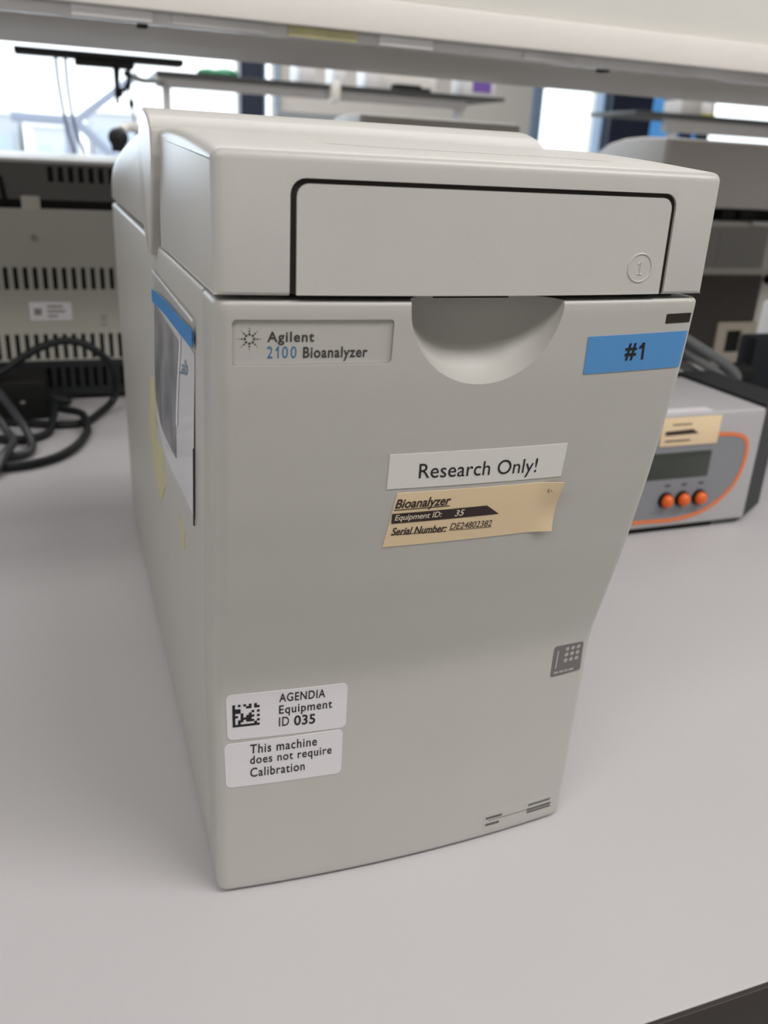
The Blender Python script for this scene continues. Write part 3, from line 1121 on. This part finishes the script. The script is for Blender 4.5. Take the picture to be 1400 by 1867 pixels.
cable('short black cable lying beneath the plug block',
      [(-0.060, 0.742, 0.020), (-0.063, 0.715, 0.0125), (-0.068, 0.690, 0.0046), (-0.085, 0.672, 0.0046), (-0.106, 0.672, 0.0046), (-0.14, 0.690, 0.0046)], R1)
cp = thing('power_adapter', 'black power adapter block lying among the cables before the vented instrument', 'power adapter', (-0.09, 0.78, 0.0))
link('housing', box(-0.150, -0.066, 0.755, 0.815, 0.0, 0.046, 0.006, 3), M['black'], cp)
link('strain_relief', add_cyl(bmesh.new(), (-0.068, 0.782, 0.018), (-0.044, 0.772, 0.015), 0.009, 0.005, 16), M['cable'], cp)
tag(link('rating_spot', box(-0.0955, -0.091, 0.7546, 0.756, 0.0195, 0.0225), M['grille'], cp), 'small pale spot')

# ------------------------------------------------------------------ grey controller with orange outline (right)
GY = 0.31
gb = thing('heater_controller', 'light grey controller with orange outline, display and three orange buttons', 'laboratory instrument', (0.44, GY + 0.06, 0.0))
GX0, GX1 = 0.335, 0.5135
gp = fillet([(GY, 0.006), (GY, 0.107), (GY + 0.115, 0.107), (GY + 0.115, 0.006)], [0.002, 0.003, 0.002, 0.002])
link('housing', extrude_x(gp, GX0, GX1, 0.001), M['box_grey'], gb)
cap = [(0.0, 0.0), (0.045, 0.028), (0.045, 0.125), (0.0, 0.125)]
bm = bmesh.new()
rings = []
for z in (0.004, 0.1095):
    rings.append([bm.verts.new((GX1 + a, GY + 0.001 + b, z)) for a, b in cap])
bm.faces.new(rings[0][::-1])
bm.faces.new(rings[1])
for k in range(4):
    bm.faces.new((rings[0][k], rings[0][(k + 1) % 4], rings[1][(k + 1) % 4], rings[1][k]))
bmesh.ops.bevel(bm, geom=bm.edges[:], offset=0.0015, segments=2, affect='EDGES')
tag(link('side_cap', bm, M['darkcap'], gb), 'dark grey angled side cap')
tag(link('rear_block', box(GX0, GX1, GY + 0.1155, GY + 0.165, 0.006, 0.1075, 0.002), M['darkcap'], gb), 'dark rear part of the housing')
tag(link('base_strip', box(GX0 + 0.004, GX1 - 0.03, GY + 0.004, GY + 0.11, 0.0, 0.0062, 0.001), M['black'], gb), 'black base strip')


def fy(off):
    return lambda x, z: (x, GY - off, z)


# orange outline: one wide stroke around a blue-grey field
path = [(0.30, 0.0900), (0.400, 0.0885), (0.445, 0.0875), (0.470, 0.0870), (0.484, 0.0860), (0.4945, 0.0830), (0.4995, 0.0770), (0.5010, 0.0680), (0.5000, 0.0560),
        (0.4965, 0.0440), (0.4890, 0.0330), (0.4770, 0.0230), (0.4610, 0.0160), (0.4440, 0.0128), (0.4250, 0.0120), (0.400, 0.0128), (0.30, 0.0140)]
cpth = [(v.x, v.y) for v in catmull([(a, b, 0) for a, b in path if a > 0.335 or True], 6)]
cpth = [(max(a, GX0 + 0.004), b) for a, b in cpth if a > GX0 - 0.02]
bm = bmesh.new()
A = [bm.verts.new((a, GY - 0.0004, b)) for a, b in cpth]
B = [bm.verts.new((a, GY + 0.0006, b)) for a, b in cpth]
bm.faces.new(A)
for k in range(len(A) - 1):
    bm.faces.new((A[k], B[k], B[k + 1], A[k + 1]))
tag(link('control_field', bm, M['panel_grey'], gb), 'blue grey control field')
bm = bmesh.new()
L_ = []
for k, (a, b) in enumerate(cpth):
    p0 = Vector(cpth[max(k - 1, 0)])
    p1 = Vector(cpth[min(k + 1, len(cpth) - 1)])
    d = (p1 - p0)
    if d.length < 1e-9:
        continue
    d.normalize()
    nrm = Vector((-d.y, d.x)) * 0.00165
    L_.append(((a + nrm.x, b + nrm.y), (a - nrm.x, b - nrm.y)))
A = [[bm.verts.new((p[0], GY - 0.0008, p[1])) for p in pr_] for pr_ in L_]
B = [[bm.verts.new((p[0], GY - 0.0003, p[1])) for p in pr_] for pr_ in L_]
for k in range(len(A) - 1):
    bm.faces.new((A[k][0], A[k][1], A[k + 1][1], A[k + 1][0]))
    bm.faces.new((A[k][0], A[k + 1][0], B[k + 1][0], B[k][0]))
    bm.faces.new((A[k][1], B[k][1], B[k + 1][1], A[k + 1][1]))
tag(link('orange_outline', bm, M['orange'], gb), 'orange outline')
link('display', box(0.395, 0.4635, GY - 0.0012, GY + 0.001, 0.0505, 0.0735, 0.0005), M['lcd'], gb)
for bx in (0.4245, 0.4415, 0.4590):
    bt = link('button', add_sphere(bmesh.new(), (bx, GY - 0.0035, 0.0312), 0.0055, 0.0050, 0.0058), M['button'], gb)
    link('button_collar', add_cyl(bmesh.new(), (bx, GY + 0.0005, 0.0312), (bx, GY - 0.0030, 0.0312), 0.0074, 0.0066, 24), M['black'], bt)
for bx in (0.4245, 0.4415, 0.4590):
    link('button_caption', box(bx - 0.0025, bx + 0.0025, GY - 0.0008, GY - 0.0003, 0.0435, 0.0450), M['ink'], gb)
link('caption_line', box(0.424, 0.460, GY - 0.0008, GY - 0.0003, 0.0186, 0.0194), M['grille'], gb)
bs_ = link('equipment_sticker', box(0.408, 0.4665, GY - 0.0013, GY - 0.0006, 0.0795, 0.1040, 0.0002), M['beige_paper'], gb)
tag(bs_, 'beige sticker with blurred dark banner')
bm = bmesh.new()
vs = [bm.verts.new((x, GY - 0.0015, z)) for x, z in ((0.412, 0.0925), (0.439, 0.0935), (0.4455, 0.0895), (0.412, 0.0890))]
bm.faces.new(vs)
add_box(bm, 0.4180, 0.4370, GY - 0.0015, GY - 0.0012, 0.0975, 0.0985)
add_box(bm, 0.4130, 0.4380, GY - 0.0015, GY - 0.0012, 0.0835, 0.0847)
link('print', bm, M['inkbrown'], bs_)
tag(link('top_sticker', box(0.414, 0.4600, GY + 0.0025, GY + 0.013, 0.1069, 0.1073), M['white_paper'], gb), 'white sticker on the top edge')
rs = tag(link('rear_card', box(0.4700, 0.5100, GY + 0.118, GY + 0.158, 0.1074, 0.1086, 0.0003), M['white_paper'], gb), 'white tag on the rear top')

# grey hoses and the dark box behind the controller
gh = 'grey hoses behind the controller'
for i, (a, b, c, r, mk, lb_) in enumerate([
        ((0.485, 0.470, 0.164), (0.5333, 0.460, 0.1393), (0.604, 0.456, 0.1025), 0.0050, 'hose', 'uppermost grey hose slanting down to the dark box beside the controller'),
        ((0.480, 0.476, 0.149), (0.5530, 0.462, 0.1175), (0.597, 0.456, 0.0920), 0.0046, 'hose', 'middle grey hose slanting down behind the controller'),
        ((0.480, 0.490, 0.134), (0.5500, 0.472, 0.1070), (0.586, 0.470, 0.0890), 0.0044, 'hose', 'lowest grey hose slanting down behind the controller')]):
    o = link('hose', tube(catmull([(0.330, 0.53 + 0.03 * i, 0.0065), (0.355, 0.525 + 0.03 * i, 0.020), (0.415, 0.500 + 0.022 * i, 0.105 - 0.014 * i), a, b, c, (c[0] + 0.006, c[1] + 0.002 + 0.014 * (i == 1), c[2] - 0.022), (c[0] + 0.007, c[1] + 0.003 + 0.022 * (i == 1), 0.0065)], 10), r, 14), M[mk])
    tag(o, lb_, 'hose', gh)
db = thing('dark_box', 'near black upright box at the right behind the grey controller', 'equipment box', (0.70, 0.54, 0.0))
link('housing', box(0.645, 0.80, 0.475, 0.50, 0.004, 0.132, 0.003), M['navyblack'], db)
link('base_plate', box(0.649, 0.796, 0.477, 0.498, 0.0, 0.0045), M['black'], db)
kn = link('knob', add_cyl(bmesh.new(), (0.648, 0.484, 0.092), (0.613, 0.476, 0.096), 0.012, 0.010, 20), M['black'], db)
tag(link('knob_cap', add_cyl(bmesh.new(), (0.6135, 0.4755, 0.088), (0.607, 0.4715, 0.085), 0.007, 0.006, 16), M['alu'], db), 'silver knob end')
wb = link('document_holder', box(0.80, 0.99, 0.615, 0.640, 0.0, 0.145, 0.003), M['whiteplastic'])
tag(wb, 'white upright holder behind the dark box at the right edge', 'document holder')


# ------------------------------------------------------------------ two larger instruments beyond the shelf
def lab_hood(name, label, x0, x1, y0, ztop, zlow, detail):
    t = thing(name, label, 'laboratory instrument', ((x0 + x1) / 2, y0 + 0.15, 0.0))
    d = 0.19
    pf = [(y0, zlow), (y0, ztop), (y0 + 0.06, ztop + 0.001), (y0 + 0.10, ztop - 0.001), (y0 + 0.14, ztop - 0.008), (y0 + 0.175, ztop - 0.024), (y0 + d, ztop - 0.048), (y0 + d, zlow)]
    link('hood_cover', extrude_x(fillet(pf, [0.003, 0.006, 0.03, 0.03, 0.03, 0.02, 0.01, 0.003]), x0, x1, 0.004), M['instr_side'], t)
    link('rear_face', box(x0 + 0.002, x1 - 0.003, y0 - 0.004, y0 + 0.002, zlow + 0.001, ztop - 0.0015, 0.003), M['instr'], t)
    link('neck', box(x0 + 0.01, x1 - 0.01, y0 + 0.02, y0 + d - 0.01, zlow - 0.016, zlow + 0.001), M['black'], t)
    link('chassis', box(x0 + 0.004, x1 - 0.004, y0 + 0.003, y0 + d, 0.008, zlow - 0.016, 0.003), M['instr_low'], t)
    for fx in (x0 + 0.03, x1 - 0.03):
        for fy_ in (y0 + 0.03, y0 + d - 0.03):
            link('foot', add_cyl(bmesh.new(), (fx, fy_, 0), (fx, fy_, 0.008), 0.012), M['black'], t)
    return t


mi = lab_hood('laboratory_instrument', 'grey instrument whose hood top shows just above the bioanalyser lid', 0.303, 0.514, 0.80, 0.337, 0.25, False)
ri = lab_hood('laboratory_instrument', 'tall grey instrument at the right with dark grille and square socket', 0.735, 1.06, 0.80, 0.334, 0.247, True)
RY = 0.80
link('ledge', box(0.90, 1.04, RY - 0.006, RY + 0.004, 0.2265, 0.2315, 0.001), M['cover_top'], ri)
for xa, xb in ((0.845, 0.868), (0.878, 0.905)):
    link('dark_slot', box(xa, xb, RY - 0.0015, RY + 0.004, 0.2335, 0.2455), M['black'], ri)
bm = bmesh.new()
for k in range(14):
    z = 0.166 + 0.004 * k
    add_box(bm, 0.850, 0.936, RY - 0.0015, RY + 0.004, z, z + 0.0030)
for k in range(14):
    z = 0.166 + 0.004 * k
    add_box(bm, 0.815, 0.842, RY - 0.0015, RY + 0.004, z, z + 0.0030)
add_box(bm, 0.815, 0.936, RY - 0.0003, RY + 0.004, 0.166, 0.222)
tag(link('louvre', bm, M['grille'], ri), 'grey ribbed louvre')
bm = bmesh.new()
for k in range(20):
    z = 0.030 + 0.0062 * k
    add_box(bm, 0.800, 0.940, RY - 0.004, RY + 0.004, z, z + 0.0045)
add_box(bm, 0.800, 0.940, RY - 0.002, RY + 0.004, 0.030, 0.156)
tag(link('dark_grille', bm, M['grille_dark'], ri), 'dark brown ribbed grille')
bm = bmesh.new()
for xa, xb, za, zb2 in ((0.872, 0.890, 0.025, 0.088), (0.918, 0.944, 0.025, 0.088), (0.890, 0.918, 0.025, 0.043), (0.890, 0.918, 0.076, 0.088)):
    add_box(bm, xa, xb, RY - 0.008, RY + 0.002, za, zb2)
sk = tag(link('socket_frame', bm, M['socket_beige'], ri), 'beige frame of the square socket')
link('socket', box(0.890, 0.918, RY - 0.0045, RY + 0.001, 0.043, 0.076), M['black'], sk)
link('bracket', add_cyl(bmesh.new(), (0.955, RY - 0.012, 0.150), (0.955, RY + 0.004, 0.150), 0.007, 0.007, 14), M['black'], ri)

# ------------------------------------------------------------------ beyond the bench: second bench with shelf, items, window side
B2Y = 2.4
b2 = thing('lab_bench', 'second bench further back under the far shelf beside the windows', 'bench', (0.9, 2.6, FZ))
link('worktop', box(-1.8, 3.4, 2.15, 3.2, -0.03, 0.0, 0.002), M['bench'], b2)
link('cabinet', box(-1.75, 3.35, 2.2, 3.15, FZ, -0.03), M['navy'], b2)
tag(link('screen_panel', box(0.655, 1.235, 2.74, 2.755, 0.0, 0.425, 0.002), M['wallgrey']), 'blue grey screen panel standing on the second bench beneath the far shelf', 'panel')

s2 = thing('far_shelf', 'dark edged far shelf on grey rail crossing before the left windows', 'shelf', (0.8, B2Y, 0.0))
link('board', box(0.245, 1.300, B2Y, B2Y + 0.28, 0.4785, 0.4875, 0.001), M['darkshelf'], s2)
link('rail', box(0.245, 1.18, B2Y + 0.02, B2Y + 0.05, 0.449, 0.4785, 0.001), M['greyrail'], s2)
for px in (0.262, 1.150):
    link('post', box(px, px + 0.021, B2Y + 0.02, B2Y + 0.05, 0.0, 0.449, 0.001), M['greyrail'], s2)
link('bracket', box(0.735, 0.760, B2Y - 0.02, B2Y + 0.02, 0.441, 0.497, 0.003), M['shelf'], s2)
s3 = thing('far_shelf', 'dark edged far shelf on grey rail crossing the right window', 'shelf', (2.2, B2Y, 0.0))
link('board', box(1.785, 2.80, B2Y, B2Y + 0.28, 0.4735, 0.4850, 0.001), M['darkshelf'], s3)
link('rail', box(1.93, 2.80, B2Y + 0.02, B2Y + 0.05, 0.428, 0.4735, 0.001), M['greyrail'], s3)
for px in (1.955, 2.70):
    link('post', box(px, px + 0.022, B2Y + 0.02, B2Y + 0.05, 0.0, 0.428, 0.001), M['greyrail'], s3)

SZ = 0.4878
bm = bmesh.new()
add_sphere(bm, (0.405, 2.52, SZ + 0.012), 0.035, 0.03, 0.012)
add_sphere(bm, (0.455, 2.53, SZ + 0.014), 0.038, 0.03, 0.014)
add_sphere(bm, (0.430, 2.50, SZ + 0.010), 0.030, 0.03, 0.010)
tag(link('glove_heap', bm, M['green']), 'crumpled green glove heap on the far shelf before the window', 'gloves')


def carton(name, label, cat, x0, x1, y0, h, mk, group=None, lid_mk=None):
    t = thing(name, label, cat, ((x0 + x1) / 2, y0 + 0.04, SZ), group)
    link('body', box(x0, x1, y0, y0 + 0.10, SZ, SZ + h * 0.8, 0.002), M[mk], t)
    link('lid', box(x0 - 0.001, x1 + 0.001, y0 - 0.001, y0 + 0.101, SZ + h * 0.8, SZ + h, 0.002), M[lid_mk or mk], t)
    return t


carton('carton', 'white carton on the far shelf left of the beige bracket', 'box', 0.655, 0.705, 2.46, 0.075, 'whiteplastic')
carton('carton', 'white carton on the far shelf just right of the beige bracket', 'box', 0.765, 0.800, 2.46, 0.070, 'whiteplastic')
carton('carton', 'small white carton on the far shelf left of the black tray', 'box', 0.865, 0.910, 2.46, 0.080, 'whiteplastic')
carton('carton', 'wide cream carton on the far shelf behind the black tray', 'box', 0.925, 1.12, 2.53, 0.11, 'shelf')
t = thing('instrument_tray', 'low black tray on the far shelf before the cream carton', 'tray', (1.0, 2.45, SZ))
link('tray_base', box(0.955, 1.055, 2.41, 2.50, SZ, SZ + 0.010, 0.003), M['black'], t)
link('raised_back', box(0.955, 1.040, 2.45, 2.50, SZ + 0.010, SZ + 0.020, 0.004), M['black'], t)
t = carton('carton', 'white carton with purple panel at the end of the far shelf', 'box', 1.175, 1.285, 2.44, 0.10, 'whiteplastic')
tag(link('purple_panel', box(1.205, 1.268, 2.4385, 2.4405, SZ + 0.014, SZ + 0.052), M['purple'], t), 'purple panel')
SZ = 0.4853
t = thing('reagent_bottle', 'white bottle with yellow base ring on the right far shelf', 'bottle', (2.15, 2.5, SZ))
link('bottle_body', add_cyl(bmesh.new(), (2.15, 2.50, SZ + 0.012), (2.15, 2.50, SZ + 0.08), 0.026, 0.022, 20), M['whiteplastic'], t)
tag(link('base_ring', add_cyl(bmesh.new(), (2.15, 2.50, SZ), (2.15, 2.50, SZ + 0.012), 0.027, 0.027, 20), M['yellowcap'], t), 'yellow base ring')
carton('carton', 'grey carton on the right far shelf left of the white bottle', 'box', 2.00, 2.085, 2.45, 0.06, 'greyrail', lid_mk='darkcap')

# black articulated tray at the left, between the benches
TY = 1.5
mt = thing('monitor_arm', 'black flat tray carried by a jointed arm in front of the left window', 'monitor arm', (0.08, TY + 0.1, 0.42))
link('tray', box(-0.085, 0.197, TY, TY + 0.055, 0.4285, 0.4385, 0.001), M['black'], mt)
link('centre_housing', box(0.012, 0.112, TY + 0.005, TY + 0.05, 0.418, 0.4285, 0.002), M['black'], mt)
bm = bmesh.new()
add_cyl(bm, (0.082, TY + 0.03, 0.418), (0.080, TY + 0.03, 0.360), 0.006, 0.003, 12)
add_cyl(bm, (0.103, TY + 0.03, 0.418), (0.102, TY + 0.03, 0.385), 0.004, 0.003, 12)
add_tube(bm, [(0.082, TY + 0.03, 0.385), (0.094, TY + 0.03, 0.383), (0.102, TY + 0.03, 0.398), (0.103, TY + 0.03, 0.410)], 0.004, 10)
add_sphere(bm, (0.0835, TY + 0.03, 0.378), 0.008, 0.008, 0.007)
link('joint', bm, M['black'], mt)
link('arm', tube(catmull([(0.100, TY + 0.05, 0.412), (0.15, TY + 0.3, 0.420), (0.215, TY + 0.6, 0.440), (0.262, TY + 0.912, 0.458)], 8), 0.0055, 12), M['darkshelf'], mt)
bm = tube(catmull([(0.100, TY + 0.03, 0.405), (0.102, TY + 0.03, 0.38), (0.1045, TY + 0.03, 0.36), (0.108, TY + 0.03, 0.33), (0.112, TY + 0.03, 0.29), (0.113, TY + 0.03, 0.24)], 8), 0.0016, 8)
hc = tag(link('dangling_cord', bm, M['darkshelf'], mt), 'thin dangling cord')
link('cord_bead', add_sphere(bmesh.new(), (0.1045, TY + 0.03, 0.362), 0.005, 0.005, 0.009), M['black'], hc)
for k, (pts, lb_) in enumerate([
        ([(-0.019, 1.525, 0.4280), (-0.018, 1.525, 0.39), (-0.014, 1.525, 0.345), (-0.008, 1.525, 0.305), (0.0, 1.525, 0.26), (0.004, 1.58, 0.1), (0.01, 1.6, FZ)], 'left one of two thin grey cables hanging from the black tray'),
        ([(-0.003, 1.535, 0.4280), (-0.003, 1.535, 0.39), (0.000, 1.535, 0.345), (0.008, 1.535, 0.300), (0.018, 1.535, 0.26), (0.022, 1.59, 0.1), (0.03, 1.6, FZ)], 'right one of two thin grey cables hanging from the black tray')]):
    o = link('hanging_cable', tube(catmull(pts, 8), 0.0028, 8), M['steel_ext'])
    tag(o, lb_, 'cable', 'cables hanging from the black tray')

lh = thing('task_lamp', 'small dark round lamp head on a beige arm left of the bioanalyser hood', 'lamp', (0.10, 1.47, FZ))
bm = bmesh.new()
add_sphere(bm, (0.0715, 1.44, 0.303), 0.0175, 0.016, 0.0165)
add_cyl(bm, (0.0715, 1.44, 0.297), (0.070, 1.44, 0.280), 0.014, 0.010, 20)
link('lamp_head', bm, M['darkcap'], lh)
link('arm', tube(catmull([(0.078, 1.45, 0.314), (0.092, 1.47, 0.322), (0.115, 1.48, 0.318), (0.15, 1.49, 0.300), (0.16, 1.5, 0.2), (0.16, 1.5, FZ + 0.02)], 8), 0.0085, 12), M['shelf'], lh)
link('base', add_cyl(bmesh.new(), (0.16, 1.5, FZ), (0.16, 1.5, FZ + 0.025), 0.12, 0.11, 28), M['darkcap'], lh)

# ------------------------------------------------------------------ outside: pale buildings and a steel brace beyond the left window
def building(label, x0, x1, y0, d, z1, floors, mk='building'):
    t = thing('building', label, 'building', ((x0 + x1) / 2, y0 + d / 2, -6.0), 'buildings outside the window')
    link('walls', box(x0, x1, y0, y0 + d, -6.0, z1), M[mk], t)
    h = (z1 + 6.0) / floors
    for f in range(floors):
        bm = bmesh.new()
        n_ = max(2, int((x1 - x0) / 1.2))
        for k in range(n_):
            w_ = (x1 - x0) / n_
            add_box(bm, x0 + w_ * k + 0.15, x0 + w_ * (k + 1) - 0.15, y0 - 0.05, y0 + 0.05, -6 + h * f + 0.3 * h, -6 + h * f + 0.8 * h)
        link('window_row', bm, M['buildglass'], t)
    link('roof_edge', box(x0 - 0.15, x1 + 0.15, y0 - 0.15, y0 + d + 0.15, z1, z1 + 0.15), M['whiteplastic'], t)
    return t


building('pale low building outside the left window, furthest left', -3.6, -0.9, 28, 6, 1.05, 3)
building('pale narrow building outside the left window, in the middle', -0.5, 0.7, 26, 6, 0.75, 3)
building('pale building outside the left window behind the steel brace', 1.2, 2.6, 30, 6, 1.3, 3)
br = thing('steel_brace', 'pale steel diagonal brace with crossbar standing outside the left window', 'steel frame', (0.25, 7.0, -6.0))
bm = bmesh.new()
add_tube(bm, [(-0.30, 7.0, 0.468), (0.16, 7.0, 0.462)], 0.036, 8)
link('crossbar', bm, M['steel_ext'], br)
link('brace', tube([(0.14, 7.0, 0.46), (0.60, 7.0, 0.80)], 0.030, 8), M['steel_ext'], br)
link('brace', tube([(0.14, 7.0, 0.46), (0.52, 7.0, 0.12), (1.2, 7.0, -0.5)], 0.034, 8), M['steel_ext'], br)
link('column', tube([(0.10, 7.02, 0.50), (0.10, 7.02, -6.0)], 0.045, 8), M['steel_ext'], br)
